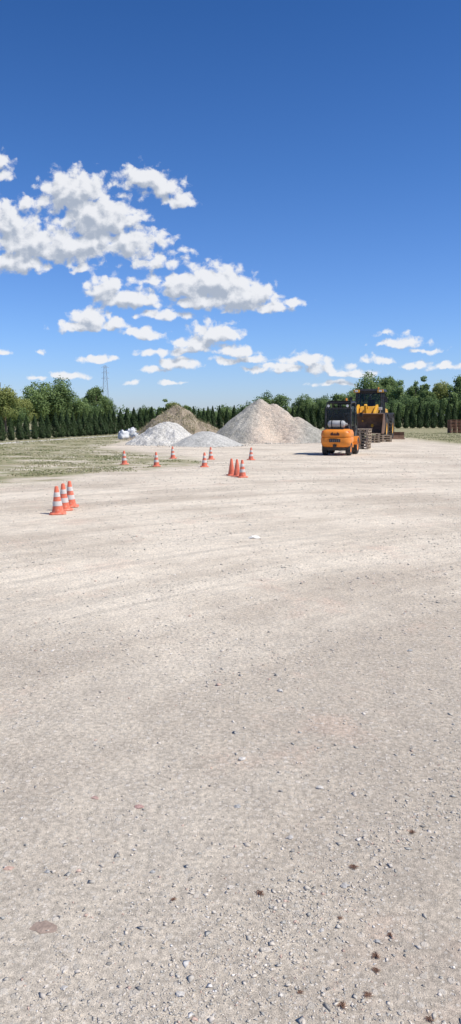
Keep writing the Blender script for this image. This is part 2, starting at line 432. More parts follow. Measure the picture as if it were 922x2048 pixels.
# grass tufts on verge
gmats, nb, b, P = new_mat('grass_blades')
cc = nb.mix(nb.attr('var'), (.14, .18, .05), (.38, .33, .19))
nb._in(b.inputs['Base Color'], cc); b.inputs['Roughness'].default_value = .8
def grass(name, x, y, z, h, wdt, var, label):
    n = len(x); a = rng.uniform(0, 6.28, n); lx = rng.normal(0, .35, n)*h; ly = rng.normal(0, .35, n)*h
    v = np.stack([np.stack([x-np.cos(a)*wdt, y-np.sin(a)*wdt, z], 1), np.stack([x+np.cos(a)*wdt, y+np.sin(a)*wdt, z], 1), np.stack([x+lx, y+ly, z+h], 1)], 1).reshape(-1, 3)
    o = raw_mesh(name, v, np.arange(n*3).reshape(-1, 3), gmats, varattr=np.repeat(var, 3)); o['kind'] = 'stuff'; o['label'] = label; o['category'] = 'grass'
N = 150000
y = np.exp(rng.uniform(math.log(16), math.log(75), N)); x = rng.uniform(-.42, .42, N)*y
e = .51*y-14.5-x+(fbm(x*.5, y*.5, 4, 12)-.5)*5
ok = ((e > .6) & (x+.55*y < 14)) | ((x < -7) & (y > 25)) | (y > 58) | ((x > 14) & (y > 43))
ok &= rng.random(N) < np.clip((fbm(x*.9, y*1.1, 5, 15)-.44)*6, 0, .85)
x, y = x[ok], y[ok]; n = len(x)
var = np.clip(fbm(x*.8, y*.8, 3, 18)*1.6-.4+rng.normal(0, .2, n), 0, 1)
grass('grass', x, y, np.zeros(n), rng.uniform(.01, .03, n)+y*.0003, .007+y*.0005, var, 'patchy short grass, green and straw coloured')

# ------------------------------------------------------------ traffic cones
orange = paint('cone_orange', (.74, .175, .095), .6, .18, 9, dirt=(.60, .40, .31), dirt_amt=.55)
white = paint('cone_white', (.66, .61, .56), .55, .12, 9, dirt=(.52, .40, .34), dirt_amt=.5)
def cone_proto(loc, bands, label, rotz, lean=(0, 0)):
    e = empty('traffic_cone', label, 'traffic cone', loc, rotz, group='traffic cones on the gravel yard')
    e.rotation_euler = (lean[0], lean[1], rotz)
    m = MB()
    def ring(r, z, sq):
        pts = []
        for k in range(16):
            t = 2*math.pi*(k+.5)/16; c, s_ = math.cos(t), math.sin(t)
            q = 1/max(abs(c), abs(s_)); q = min(q, 1.22); pts.append((c*r*q*sq, s_*r*q*sq, z))
        return pts
    rings = [ring(.135, 0, 1), ring(.14, .012, 1), ring(.13, .03, 1), ring(.105, .036, 1)]
    vs = sum(rings, []); fs = []
    for i in range(3):
        for k in range(16): fs.append((i*16+k, i*16+(k+1) % 16, (i+1)*16+(k+1) % 16, (i+1)*16+k))
    fs.append(tuple(range(15, -1, -1))); fs.append(tuple(48+k for k in range(16)))
    m.add(vs, fs); m.obj('base', orange, e, smooth=False)
    R = lambda z: .098-(z-.036)*(.098-.028)/(.48-.036)
    MB().lathe_z([(R(.03), .034), (R(.25), .25), (R(.465), .465), (.026, .474), (.020, .478), (.017, .470), (.013, .40)], 24).obj('body', orange, e, smooth=True)
    if bands:
        for z0, z1 in ((.145, .225), (.30, .375)):
            MB().lathe_z([(R(z0), z0), (R(z0)+.003, z0), (R(z1)+.003, z1), (R(z1), z1)], 24).obj('reflective_band', white, e, smooth=True)
    return e
lb = 'orange cone with white bands, %s'
c1 = cone_proto((0, 0, 0), 1, lb % 'front of three', .2, (0, -.03))
X, Y = gp(116, 1028); c1.location = (X, Y, float(gh(X, Y)))
for px, py, rz, lab in [(129, 1021, .5, 'middle of three'), (142, 1014, .1, 'rear of three'),
        (485, 955, .3, 'beside two plain cones'), (249, 929, .6, 'alone on the grass edge'), (313, 933, .2, 'alone on the grass edge'),
        (346, 917, .7, 'alone on the grass edge'), (409, 934, .1, 'alone where grass meets gravel'), (422, 919, .4, 'alone where grass meets gravel'), (502, 920, .9, 'alone on pale gravel')]:
    X, Y = gp(px, py); copy_thing(c1, (X, Y, float(gh(X, Y))), rz, label=lb % lab, rot=(random.uniform(-.02, .02), random.uniform(-.04, .01), rz))
c2 = cone_proto((0, 0, 0), 0, 'plain orange traffic cone beside a striped one', .4)
X, Y = gp(463, 951); c2.location = (X, Y, 0)
X, Y = gp(474, 953); copy_thing(c2, (X, Y, 0), 1.0)

# ------------------------------------------------------------ heaps
def heap(name, label, cat, cx, cy, RX, RY, hf, mat, res=130, colf=None):
    u = np.linspace(-1, 1, res); U, W = np.meshgrid(u, u); X = U*RX; Y = W*RY
    H = hf(X, Y); H = np.maximum(H, -.08)
    V = np.stack([X.ravel(), Y.ravel(), H.ravel()], 1); I = np.arange(res*res).reshape(res, res)
    Q = np.stack([I[:-1, :-1].ravel(), I[:-1, 1:].ravel(), I[1:, 1:].ravel(), I[1:, :-1].ravel()], 1)
    keepq = (H.ravel()[Q].max(1) > -.079); Q = Q[keepq]
    used = np.unique(Q); rm = -np.ones(len(V), int); rm[used] = np.arange(len(used)); Q = rm[Q]
    vv = colf(X, Y, H).ravel()[used] if colf else None
    o = raw_mesh(name, V[used], Q, mat, varattr=vv, smooth=True)
    o.location = (cx, cy, 0); o['label'] = label; o['category'] = cat; return o
def pile_mat(name, c1, c2, c3=None, bscale=14, bstr=.8, dist=.08):
    m, nb, b, P = new_mat(name)
    n1 = nb.noise(P, 1.3, 7, .7); n2 = nb.noise(P, 12, 5, .75)
    c = nb.mix(nb.mr(n1, .35, .65), c1, c2)
    if c3: c = nb.mix(nb.math('MULTIPLY', nb.attr('var'), nb.mr(nb.noise(P, 2.2, 5, .7), .3, .55, .55, 1)), c, c3)
    c = nb.mix(1.0, c, nb.mix(nb.mr(n2, .32, .68), (.62, .62, .62), (1.25, 1.25, 1.25)), 'MULTIPLY')
    nb._in(b.inputs['Base Color'], c); b.inputs['Roughness'].default_value = .95; b.inputs['Specular IOR Level'].default_value = .1
    hh = nb.math('ADD', nb.noise(P, bscale, 6, .75), nb.math('MULTIPLY', nb.noise(P, 3, 4, .6), 1.5))
    nb._in(b.inputs['Normal'], nb.bump(hh, bstr, dist)); return m
def cone(X, Y, cx, cy, H, R, ex=1.0, rnd=.12):
    r = np.sqrt(((X-cx)/ex)**2+(Y-cy)**2)
    return H*(1+rnd-np.sqrt((r/R)**2+rnd**2)*(1.0)) 
# big gravel heap
BD = 49.0
xt, zt = ax(520, 795, BD)
def hbig(X, Y):
    n = (fbm(X*.9+9, Y*.9, 5, 31)-.5); n2 = (fbm(X*4, Y*4, 4, 33)-.5)
    a1 = cone(X, Y, -.1, .3, zt-.0, 3.25, 1.04, .06)
    a2 = cone(X, Y, .75, .2, zt-.38, 3.2, 1.1, .06)
    a3 = cone(X, Y, 2.3, .0, 1.75, 2.3, 1.0, .10)
    a4 = cone(X, Y, 3.4, -.3, 1.05, 1.30, .95, .12)
    a5 = cone(X, Y, 1.5, -1.2, 1.2, 1.5, 1.0, .12)
    h = np.maximum(np.maximum(a1, a2), np.maximum(a3, a4)); h = np.maximum(h, a5)
    cut = np.exp(-(((X-.95)/1.1)**2))*np.clip((-Y-.1)/1.1, 0, 1)*np.clip(h/1.2, 0, 1)
    rill = np.abs(fbm(np.arctan2(Y, X)*6+3, np.hypot(X, Y)*.4, 3, 44)-.5)
    return h-cut*.8+n*.38+n2*.12-rill*.22*np.clip(h, 0, 1)
def cbig(X, Y, H):
    m = np.exp(-(((X-.7-.25*H)/1.6)**4))*np.clip((-Y+.5)/1.0, 0, 1)
    return np.clip(m*(.5+1.2*fbm(X*1.5, Y*1.5, 4, 40)), 0, 1)
bm_ = pile_mat('gravel_heap', (.36, .345, .295), (.54, .51, .44), (.70, .575, .455), 22, .9, .09)
heap('gravel_pile', 'large pale gravel heap with a pinkish dug face', 'gravel pile', xt+.1, BD, 6.0, 5.0, hbig, bm_, 190, cbig)
# white sand heap
xw, zw = ax(333, 842, 44)
def hw(X, Y):
    n = (fbm(X*1.5+3, Y*1.5, 5, 51)-.5)
    h = np.maximum(cone(X, Y, 0, 0, zw, 1.75, 1.1, .16), cone(X, Y, -.75, -.3, 1.0, 1.15, 1, .2))
    h = np.maximum(h, cone(X, Y, .8, -.1, .82, 1.1, 1, .2)); return h+n*.6+(fbm(X*5, Y*5, 3, 52)-.5)*.12
heap('sand_pile', 'white sand heap with lumpy slopes', 'sand pile', xw, 44, 3, 3, hw, pile_mat('white_sand', (.56, .535, .48), (.72, .69, .63), None, 10, .8, .09))
xg, zg = ax(413, 862, 42.5)
def hg(X, Y):
    return cone(X, Y, 0, 0, zg, 1.75, 1.05, .22)+(fbm(X*1.8, Y*1.8, 4, 61)-.5)*.12
heap('sand_pile', 'low smooth pale grey sand heap', 'sand pile', xg, 42.5, 3, 3, hg, pile_mat('grey_sand', (.43, .42, .385), (.54, .525, .48), None, 30, .5, .04))
xb, zb = ax(352, 811, 54)
def hb(X, Y):
    n = (fbm(X*1.2+5, Y*1.2, 5, 71)-.5)
    h = np.maximum(cone(X, Y, 0, 0, zb, 2.9, 1.1, .12), cone(X, Y, 1.3, -.2, 1.6, 2.2, 1.1, .15))
    return h+n*.8
heap('soil_pile', 'brown soil heap overgrown with dry weeds', 'soil pile', xb, 54, 5, 5, hb, pile_mat('brown_soil', (.29, .235, .17), (.47, .39, .29), None, 16, .9, .1))
n = 7000; X = rng.uniform(-3.5, 3.5, n); Y = rng.uniform(-3.5, 3, n); H = hb(X, Y); ok = (H > .15) & (fbm(X*1.5, Y*1.5, 3, 80) > .46)
X, Y, H = X[ok], Y[ok], H[ok]
grass('dry_weeds', X+xb, Y+54, H-.03, rng.uniform(.08, .28, len(X)), .02, np.clip(rng.normal(.75, .3, len(X)), 0, 1), 'dry weeds growing over the soil heap')
# small loose stones at the heap feet
n = 9000; a = rng.uniform(0, 6.28, n); r = np.abs(rng.normal(0, .9, n))
xx = []; yy = []
for (cx, cy, R) in ((xt+.1, BD, 3.6), (xt+1.8, BD-.3, 2.6), (xw, 44, 1.9), (xg, 42.5, 1.8)):
    xx.append(cx+np.cos(a[:2200])*(R-.2+r[:2200]*.6)); yy.append(cy+np.sin(a[:2200])*(R-.2+r[:2200]*.6)); a = np.roll(a, 2200); r = np.roll(r, 2200)
xx = np.concatenate(xx); yy = np.concatenate(yy); n = len(xx)
cols = np.concatenate([pal[rng.choice(4, n)]*1.0, np.ones((n, 1))], 1)
o = stones('rubble', xx, yy, np.zeros(n), np.exp(rng.normal(0, .5, n))*.05, cols, .7, 5); o['kind'] = 'stuff'; o['label'] = 'loose rubble spilled around the heaps'; o['category'] = 'rubble'

# ------------------------------------------------------------ bulk bags
bagm = paint('woven_bag', (.70, .71, .72), .7, .15, 6, dirt=(.45, .42, .38), dirt_amt=.4, bump=.5, bscale=12)
bagblue = paint('bag_strap', (.12, .18, .32), .7, .2, 8)
def bag(px, py, sx, sy, sz, seed, label):
    X, Y = gp(px, py)
    e = empty('bulk_bag', label, 'bulk bag', (X, Y+.4, 0), seed*.7, group='white bulk bags by the heap')
    bm = bmesh.new(); bmesh.ops.create_cube(bm, size=1); bmesh.ops.subdivide_edges(bm, edges=bm.edges, cuts=9, use_grid_fill=True)
    for v in bm.verts:
        q = v.co.copy(); k = (abs(q.x)**5+abs(q.y)**5+abs(q.z)**5)**(1/5)/.5 if q.length else 1
        q = q/k if k else q
        f = 1+.28*mn.noise(q*3+Vector((seed*5, 0, 0)))+.12*mn.noise(q*8+Vector((seed, 3, 0)))
        v.co = Vector((q.x*sx*f*(1.1-.35*(q.z+.5)), q.y*sy*f*(1.1-.35*(q.z+.5)), (q.z+.5)*sz*(1+.35*mn.noise(Vector((q.x*2.5, q.y*2.5, seed))))))
    me = bpy.data.meshes.new('sack'); bm.to_mesh(me); bm.free(); me.materials.append(bagm)
    me.polygons.foreach_set('use_smooth', [True]*len(me.polygons))
    ob = bpy.data.objects.new('sack', me); COL.objects.link(ob); ob.parent = e
    for sgn in (-1, 1):
        MB().tube([(sgn*sx*.3, -sy*.25, sz*.75), (sgn*sx*.42, -sy*.3, sz*1.02), (sgn*sx*.3, sy*.0, sz*1.1), (sgn*sx*.3, sy*.25, sz*.8)], .02, 6).obj('strap', bagblue if seed % 2 else bagm, e, smooth=True)
bag(246, 879, .7, .7, .62, 1, 'slumped white bulk bag with blue strap')
bag(263, 877, .85, .7, .72, 2, 'crumpled white bulk bag leaning on another')
bag(272, 880, .6, .6, .45, 3, 'low flattened white bulk bag')

# ------------------------------------------------------------ pallets
wood = paint('pallet_wood', (.40, .31, .22), .85, .35, 7, dirt=(.18, .14, .11), dirt_amt=.5, bump=.3, bscale=50)
redwood = paint('pallet_wood_red', (.32, .17, .11), .85, .35, 7, dirt=(.15, .1, .08), dirt_amt=.4)
def pallet_mesh(mat):
    m = MB()
    for i in range(5): m.box(0, -.35+i*.175, .133, 1.2, .12 if i % 2 else .14, .022)
    for xx in (-.54, 0, .54): m.box(xx, 0, .111, .12, .8, .02)
    for xx in (-.54, 0, .54):
        for yy in (-.35, 0, .35): m.box(xx, yy, .061, .14, .10, .079)
    for yy in (-.35, 0, .35): m.box(0, yy, .011, 1.2, .10, .021)
    return m.obj('wooden_pallet', mat)
pw = pallet_mesh(wood); pr = pallet_mesh(redwood)
for p in (pw, pr): p['category'] = 'pallet'; p['group'] = 'stacked wooden pallets'
used = {pw: False, pr: False}
def stack(src, X, Y, n, rz, lab, z0=0):
    for i in range(n):
        if used[src]: o = src.copy(); COL.objects.link(o)
        else: o = src; used[src] = True
        o.location = (X+random.uniform(-.02, .02), Y+random.uniform(-.02, .02), z0+i*.146); o.rotation_euler = (0, 0, rz+random.uniform(-.03, .03)); o['label'] = lab
X, Y = gp(726, 898); stack(pw, X, Y+.4, 7, 1.25, 'weathered wooden pallet in the stack by the forklift')
X, Y = gp(764, 884); stack(pw, X, Y+.4, 3, .15, 'weathered wooden pallet in a low stack before the loader')
X, Y = gp(742, 886); stack(pw, X, Y+.6, 4, .0, 'weathered wooden pallet in a low stack before the loader')
X, Y = gp(909, 866); stack(pr, X, Y, 9, .1, 'reddish wooden pallet in a tall stack near the hedge')
X, Y = gp(933, 866); stack(pr, X, Y+.1, 9, .0, 'reddish wooden pallet in a tall stack near the hedge')

# ------------------------------------------------------------ forklift
forange = paint('forklift_orange', (.78, .25, .028), .42, .12, 3, dirt=(.50, .24, .09), dirt_amt=.4)
black = paint('black_paint', (.025, .025, .027), .5, .3, 5, dirt=(.14, .12, .10), dirt_amt=.5)
rubber = paint('rubber', (.035, .034, .033), .85, .3, 8, dirt=(.22, .19, .16), dirt_amt=.6)
steel = paint('steel_grey', (.30, .30, .31), .45, .25, 6, metal=.6)
tankm = paint('tank_grey', (.42, .42, .41), .45, .15, 4, dirt=(.3, .28, .25), dirt_amt=.4)
glass, nb, b, P = new_mat('dark_glass')
b.inputs['Base Color'].default_value = (.02, .03, .04, 1); b.inputs['Roughness'].default_value = .08
tr = nb.n.new('ShaderNodeBsdfTransparent'); tr.inputs[0].default_value = (.8, .85, .88, 1); mx = nb.n.new('ShaderNodeMixShader'); mx.inputs[0].default_value = .35
nb.l.new(tr.outputs[0], mx.inputs[1]); nb.l.new(b.outputs[0], mx.inputs[2]); nb.l.new(mx.outputs[0], nb.n['Material Output'].inputs[0])
redl = paint('red_lens', (.55, .02, .015), .25, .1, 5); amber = paint('amber_lens', (.85, .28, .02), .25, .1, 5)
lens = paint('clear_lens', (.75, .75, .72), .15, .05, 5)
darkred = paint('emblem_dark', (.10, .03, .02), .5, .2, 8)

def wheel(parent, x, y, r, wdt, rimmat, out_sign, name='wheel', rimr=.56, treads=0):
    e = bpy.data.objects.new(name, None); COL.objects.link(e); e.parent = parent; e.location = (x, y, r); e.empty_display_size = .1
    h = wdt/2
    m = MB().lathe_x([(-h*.8, r*rimr), (-h, r*.72), (-h*.98, r*.90), (-h*.72, r*.985), (0, r), (h*.72, r*.985), (h*.98, r*.90), (h, r*.72), (h*.8, r*rimr)], n=32)
    if treads:
        for k in range(treads):
            t = 2*math.pi*k/treads
            for sgn in (-1, 1):
                M = Matrix.Rotation(t+sgn*.06, 4, 'X') @ Matrix.Translation((sgn*h*.5, 0, r*1.0)) @ Matrix.Rotation(sgn*.5, 4, 'Z')
                m.box(0, 0, 0, h*1.0, r*.07, r*.05, M)
    m.obj('tyre', rubber, e, smooth=True)
    q = out_sign
    MB().lathe_x([(q*h*.82, r*rimr*1.01), (q*h*.7, r*rimr*.9), (q*h*.35, r*rimr*.75), (q*h*.35, r*.25), (q*h*.75, r*.2), (q*h*.75, .001)], n=28).obj('rim', rimmat, e, smooth=True)
    return e
hx, hy = gp(672, 911)
AF = math.radians(19)
fx, fy = hx+math.sin(AF)*1.0, hy+math.cos(AF)*1.0
fk = empty('forklift', 'orange gas forklift with black overhead guard and grey tank', 'forklift', (fx, fy, 0), -AF, (1.07, 1.07, 1.07))
# counterweight: rounded rear block from stacked plan sections
def plan(inset, y0, y1, hw, rc):
    pts = []; hw -= inset; y0 += inset
    for cxs, st in ((-1, 180), (1, 270)):
        for k in range(7):
            t = math.radians(st+k*15); pts.append((cxs*(hw-rc)+rc*math.cos(t), y0+rc+rc*math.sin(t)))
    pts.append((hw, y1)); pts.append((-hw, y1)); return pts
def loft(secs):
    m = MB(); n = len(secs[0][1]); vs = []; fs = []
    for z, pl in secs: vs += [(px, py, z) for px, py in pl]
    for i in range(len(secs)-1):
        for k in range(n): fs.append((i*n+k, i*n+(k+1) % n, (i+1)*n+(k+1) % n, (i+1)*n+k))
    fs.append(tuple(range(n))[::-1]); fs.append(tuple((len(secs)-1)*n+k for k in range(n)))
    return m.add(vs, fs)
cw = loft([(.34, plan(.08, -1.22, -.95, .56, .2)), (.38, plan(.03, -1.22, -.93, .58, .22)), (.52, plan(.0, -1.25, -.93, .60, .24)), (.54, plan(.0, -1.25, -.40, .60, .24)), (.70, plan(0.0, -1.24, -.40, .60, .24)), (.73, plan(.025, -1.24, -.40, .60, .24)), (.76, plan(.0, -1.24, -.40, .60, .24)), (.88, plan(0, -1.23, -.40, .60, .24)), (.98, plan(.04, -1.22, -.40, .60, .24)), (1.05, plan(.12, -1.16, -.40, .60, .22))]).obj('counterweight', forange, fk, 0, True)
loft([(.20, plan(.12, -1.20, -.95, .55, .2)), (.33, plan(.09, -1.20, -.95, .56, .2))]).obj('rear_skirt', black, fk, .01, True)
mk = MB()  # dark insets on the counterweight rear
mk.box(0, -1.249, .60, .44, .02, .13); mk.obj('rear_grille', black, fk, .006)
for i in range(5): MB().box(-.16+i*.08, -1.262, .60, .012, .012, .09).obj('grille_bar', steel, fk)
MB().box(0, -1.235, .40, .14, .04, .10).tube([(0, -1.27, .30), (0, -1.27, .47)], .015, 8).obj('tow_hitch', black, fk, .005)
em = MB()
em.prism([(-1.256, .80), (-1.246, .80), (-1.246, .84), (-1.256, .84)], -.17, .17)
em.add([(-.2, -1.258, .84), (-.04, -1.258, .84), (-.09, -1.258, .93), (-.15, -1.258, .90)], [(0, 1, 2, 3)])
em.add([(.2, -1.258, .84), (.04, -1.258, .84), (.09, -1.258, .93), (.15, -1.258, .90)], [(3, 2, 1, 0)])
em.add([(-.03, -1.2585, .84), (.03, -1.2585, .84), (.03, -1.2585, .89), (-.03, -1.2585, .89)], [(0, 1, 2, 3)])
em.obj('emblem', darkred, fk)
bd = MB().prism([(-.40, .30), (.95, .26), (.98, .55), (.55, .62), (.35, .45), (.10, .45), (-.02, 1.0), (-.40, 1.0)], -.50, .50)
bd.obj('body', forange, fk, .02)
MB().prism([(.55, .6), (.98, .56), (1.0, 1.15), (.92, 1.18), (.80, .95), (.55, .7)], -.50, .50).obj('dashboard', black, fk, .02)
MB().box(0, -.32, 1.06, .86, .7, .14, taper=.94).obj('engine_hood', black, fk, .03)
MB().box(0, -.22, 1.17, .46, .46, .10).box(0, -.46, 1.40, .44, .10, .48).obj('seat', black, fk, .04)
sw = MB(); sw.tube([(.0, .62, .95), (.0, .42, 1.22)], .02, 8)
sw.tube([(.17*math.cos(t*math.pi/8), .40+.17*math.sin(t*math.pi/8)*.85, 1.24+.17*math.sin(t*math.pi/8)*.5) for t in range(17)], .013, 6)
sw.obj('steering_wheel', black, fk, smooth=True)
# overhead guard
og = MB()
for s_ in (-1, 1):
    og.tube([(s_*.50, -.62, 1.0), (s_*.50, -.60, 1.85), (s_*.47, -.48, 2.08), (s_*.47, .3, 2.12), (s_*.47, .62, 2.08), (s_*.50, 1.0, 1.1)], [.04]*6, 8)
    og.box(s_*.52, .18, 1.5, .05, .05, 1.15)
og.box(0, -.60, 1.86, 1.0, .05, .06); og.box(0, -.60, 1.28, 1.0, .04, .05)
og.box(0, -.48, 2.09, .96, .06, .05); og.box(0, .60, 2.08, .96, .06, .05)
for i in range(7): og.box(0, -.36+i*.14, 2.115, .94, .035, .035)
og.obj('overhead_guard', black, fk, .006)
MB().box(0, .1, 2.155, .9, 1.1, .025).obj('roof_panel', black, fk, .008)
MB().box(0, -.615, 1.57, .94, .008, .52).obj('window', glass, fk)
MB().box(0, .80, 1.62, .90, .008, .75, Matrix.Translation((0, .80, 1.62)) @ Matrix.Rotation(math.radians(18), 4, 'X') @ Matrix.Translation((0, -.80, -1.62))).obj('windscreen', glass, fk)
for s_ in (-1, 1): MB().box(s_*.515, -.22, 1.55, .008, .72, .8).obj('side_window', glass, fk); MB().box(s_*.515, .45, 1.5, .008, .45, .8).obj('side_window', glass, fk)
MB().lathe_x([(-.36, .001), (-.35, .06), (-.31, .12), (-.26, .145), (.26, .145), (.31, .12), (.35, .06), (.36, .001)], 0, -.90, 1.24, 24).tube([(.35, -.90, 1.24), (.42, -.90, 1.24)], .05, 10).obj('gas_tank', tankm, fk, smooth=True)
st = MB()
for xs in (-.18, .18): st.lathe_x([(-.02, .148), (-.02, .156), (.02, .156), (.02, .148)], xs, -.90, 1.24, 24); st.box(xs, -.90, 1.075, .06, .3, .06)
st.box(0, -.90, 1.065, .6, .34, .03).obj('tank_bracket', black, fk)
for s_ in (-1, 1):
    MB().box(s_*.50, -1.12, .93, .10, .03, .06, Matrix.Translation((s_*.5, -1.12, .93)) @ Matrix.Rotation(s_*.5, 4, 'Z') @ Matrix.Translation((-s_*.5, 1.12, -.93))).obj('tail_light', redl, fk, .005)
    MB().tube([(s_*.38, -.62, 1.97), (s_*.38, -.72, 1.96)], [.035, .055], 12).obj('work_light', lens, fk, smooth=True)
    MB().tube([(s_*.5, .92, 1.55), (s_*.64, .95, 1.62)], .01, 6).box(s_*.66, .95, 1.62, .12, .02, .17).obj('mirror', black, fk)
MB().tube([(.25, -.3, 2.17), (.25, -.3, 2.27)], [.05, .04], 12).obj('beacon', amber, fk, smooth=True)
MB().tube([(.42, -.55, 1.05), (.42, -.57, 1.7)], .03, 8).obj('exhaust_pipe', steel, fk, smooth=True)
ms_ = MB()
for s_ in (-1, 1):
    ms_.box(s_*.33, 1.16, 1.13, .07, .12, 2.02); ms_.box(s_*.25, 1.20, 1.15, .05, .10, 1.98); ms_.tube([(s_*.19, 1.12, .2), (s_*.19, 1.12, 1.9)], .03, 8)
for z in (.3, 1.1, 2.08): ms_.box(0, 1.13, z, .66, .05, .09)
ms_.obj('mast', black, fk, .004)
ca = MB(); ca.box(0, 1.30, .30, .95, .04, .08); ca.box(0, 1.30, .62, .95, .04, .08)
for xx in np.linspace(-.45, .45, 8): ca.box(float(xx), 1.31, .95, .025, .03, .62)
ca.box(0, 1.31, 1.26, .95, .03, .04).obj('load_backrest', black, fk)
for s_ in (-1, 1): MB().prism([(1.33, .08), (2.3, .09), (2.3, .10), (1.38, .125), (1.37, .66), (1.33, .66)], s_*.28-.055, s_*.28+.055).obj('fork', steel, fk)
for s_ in (-1, 1):
    wheel(fk, s_*.47, -.72, .27, .20, forange, s_); wheel(fk, s_*.50, .62, .34, .24, forange, s_)
    f = MB(); pts = []
    for k in range(9):
        t = math.radians(10+k*20); pts.append((.62+.42*math.cos(t), .34+.40*math.sin(t)))
    inner = [(.62+.39*math.cos(math.radians(10+k*20)), .34+.37*math.sin(math.radians(10+k*20))) for k in range(8, -1, -1)]
    f.prism(pts+inner, s_*.50-.13, s_*.50+.13).obj('fender', forange, fk)

# ------------------------------------------------------------ wheel loader
ly = paint('loader_yellow', (.76, .39, .03), .5, .18, 2, dirt=(.34, .23, .11), dirt_amt=.6)
rust = paint('bucket_rust', (.19, .11, .07), .75, .35, 2.5, dirt=(.10, .065, .045), dirt_amt=.5, bump=.3, bscale=12)
LX = (738-461)/F*53.5
ld = empty('wheel_loader', 'yellow wheel loader with raised rusty brown bucket', 'wheel loader', (LX, 53.5, 0), math.radians(161), (1.04, 1.04, 1.08))
MB().prism([(-3.7, .95), (-.9, .85), (-.7, 1.3), (-.7, 2.15), (-3.3, 2.05), (-3.75, 1.8)], -.75, .75).obj('engine_hood', ly, ld, .06)
MB().prism([(-4.0, .75), (-3.3, .7), (-3.3, 1.35), (-4.0, 1.35)], -1.0, 1.0).obj('counterweight', black, ld, .06)
MB().box(0, -.3, 1.0, 1.1, 1.6, .7).prism([(.4, .55), (2.3, .55), (2.4, 1.1), (1.9, 1.5), (1.4, 2.15), (.9, 2.2), (.5, 1.5)], -.48, .48).obj('chassis', ly, ld, .04)
# cab
cb = MB()
for s_ in (-1, 1):
    cb.tube([(s_*.88, .92, 1.55), (s_*.82, .78, 3.1)], .065, 8); cb.tube([(s_*.88, -.75, 1.55), (s_*.82, -.72, 3.1)], .065, 8); cb.tube([(s_*.89, .05, 1.55), (s_*.83, .05, 3.1)], .05, 8)
cb.box(0, .80, 3.08, 1.65, .06, .1); cb.box(0, -.72, 3.08, 1.65, .06, .1)
cb.tube([(.3, .9, 1.6), (.28, .78, 3.1)], .03, 8)
cb.obj('cab_frame', black, ld, .01)
MB().box(0, .08, 1.52, 1.84, 1.75, .38).obj('cab_base', black, ld, .03)
MB().box(0, .03, 3.22, 2.0, 1.95, .17, taper=.94).obj('cab_roof', black, ld, .04)
gl = MB().add([(-.86, .93, 1.72), (.86, .93, 1.72), (.80, .79, 3.06), (-.80, .79, 3.06)], [(0, 1, 2, 3)]).obj('windscreen', glass, ld)
for s_ in (-1, 1): MB().add([(s_*.88, .9, 1.72), (s_*.88, -.72, 1.72), (s_*.82, -.70, 3.06), (s_*.82, .76, 3.06)], [(0, 1, 2, 3)]).obj('side_window', glass, ld)
MB().add([(-.86, -.76, 1.72), (.86, -.76, 1.72), (.8, -.73, 3.06), (-.8, -.73, 3.06)], [(0, 1, 2, 3)]).obj('rear_window', glass, ld)
MB().box(0, -.25, 1.95, .55, .5, .15).box(0, -.5, 2.3, .5, .14, .7).obj('seat', black, ld, .05)
MB().tube([(0, .75, 1.7), (0, .5, 2.15)], .03, 8).tube([(.2*math.cos(t*math.pi/8), .48+.2*math.sin(t*math.pi/8)*.8, 2.17+.1*math.sin(t*math.pi/8)) for t in range(17)], .02, 6).obj('steering_wheel', black, ld)
for s_ in (-1, 1):
    MB().box(s_*.80, 1.04, 3.16, .40, .10, .18).obj('roof_lamp_housing', ly, ld, .02)
    MB().box(s_*.80, 1.10, 3.16, .20, .03, .12).obj('work_light', lens, ld, .01)
    MB().tube([(s_*.85, 1.25, 1.75), (s_*.85, 1.25, 1.95)], .03, 6).box(s_*.85, 1.28, 2.03, .24, .12, .18).obj('headlight', lens, ld, .02)
    MB().tube([(s_*.85, .9, 2.7), (s_*1.15, 1.0, 2.75)], .02, 6).box(s_*1.17, 1.0, 2.6, .2, .04, .36).obj('mirror', black, ld)
    # lift arm
    MB().prism([(1.0, 2.15), (1.25, 2.3), (2.3, 1.85), (3.25, 1.0), (3.2, .75), (3.0, .75), (2.1, 1.35), (1.0, 1.85)], s_*.62-.08, s_*.62+.08).obj('lift_arm', ly, ld, .02)
    MB().tube([(s_*.45, 1.0, .9), (s_*.55, 2.2, 1.45)], [.09, .07], 10).obj('lift_cylinder', steel, ld, smooth=True)
    # fender
    for yc in (1.65, -1.65):
        f = MB()
        o_ = [(yc+.98*math.cos(math.radians(a_)), .80+.98*math.sin(math.radians(a_))) for a_ in range(25, 160, 15)]
        i_ = [(yc+.93*math.cos(math.radians(a_)), .80+.93*math.sin(math.radians(a_))) for a_ in range(145, 20, -15)]
        f.prism(o_+i_, s_*1.12-.28, s_*1.12+.28).obj('fender', black, ld)
    wheel(ld, s_*1.12, 1.65, .76, .56, ly, s_, rimr=.5, treads=22); wheel(ld, s_*1.12, -1.65, .76, .56, ly, s_, rimr=.5, treads=22)
    lad = MB()
    for z in (.55, .85, 1.15): lad.box(s_*1.15, 0, z, .35, .45, .04)
    for yy in (-.22, .22): lad.box(s_*1.15, yy, .9, .04, .04, .95)
    lad.obj('ladder', black, ld)
MB().box(0, 2.1, 1.75, .16, .25, 1.1, Matrix.Translation((0, 2.1, 1.75)) @ Matrix.Rotation(math.radians(-20), 4, 'X') @ Matrix.Translation((0, -2.1, -1.75))).tube([(0, 1.1, 2.0), (0, 2.0, 2.25)], .08, 10).tube([(0, 2.3, 1.3), (0, 3.3, 1.25)], .06, 8).obj('tilt_linkage', ly, ld, .02)
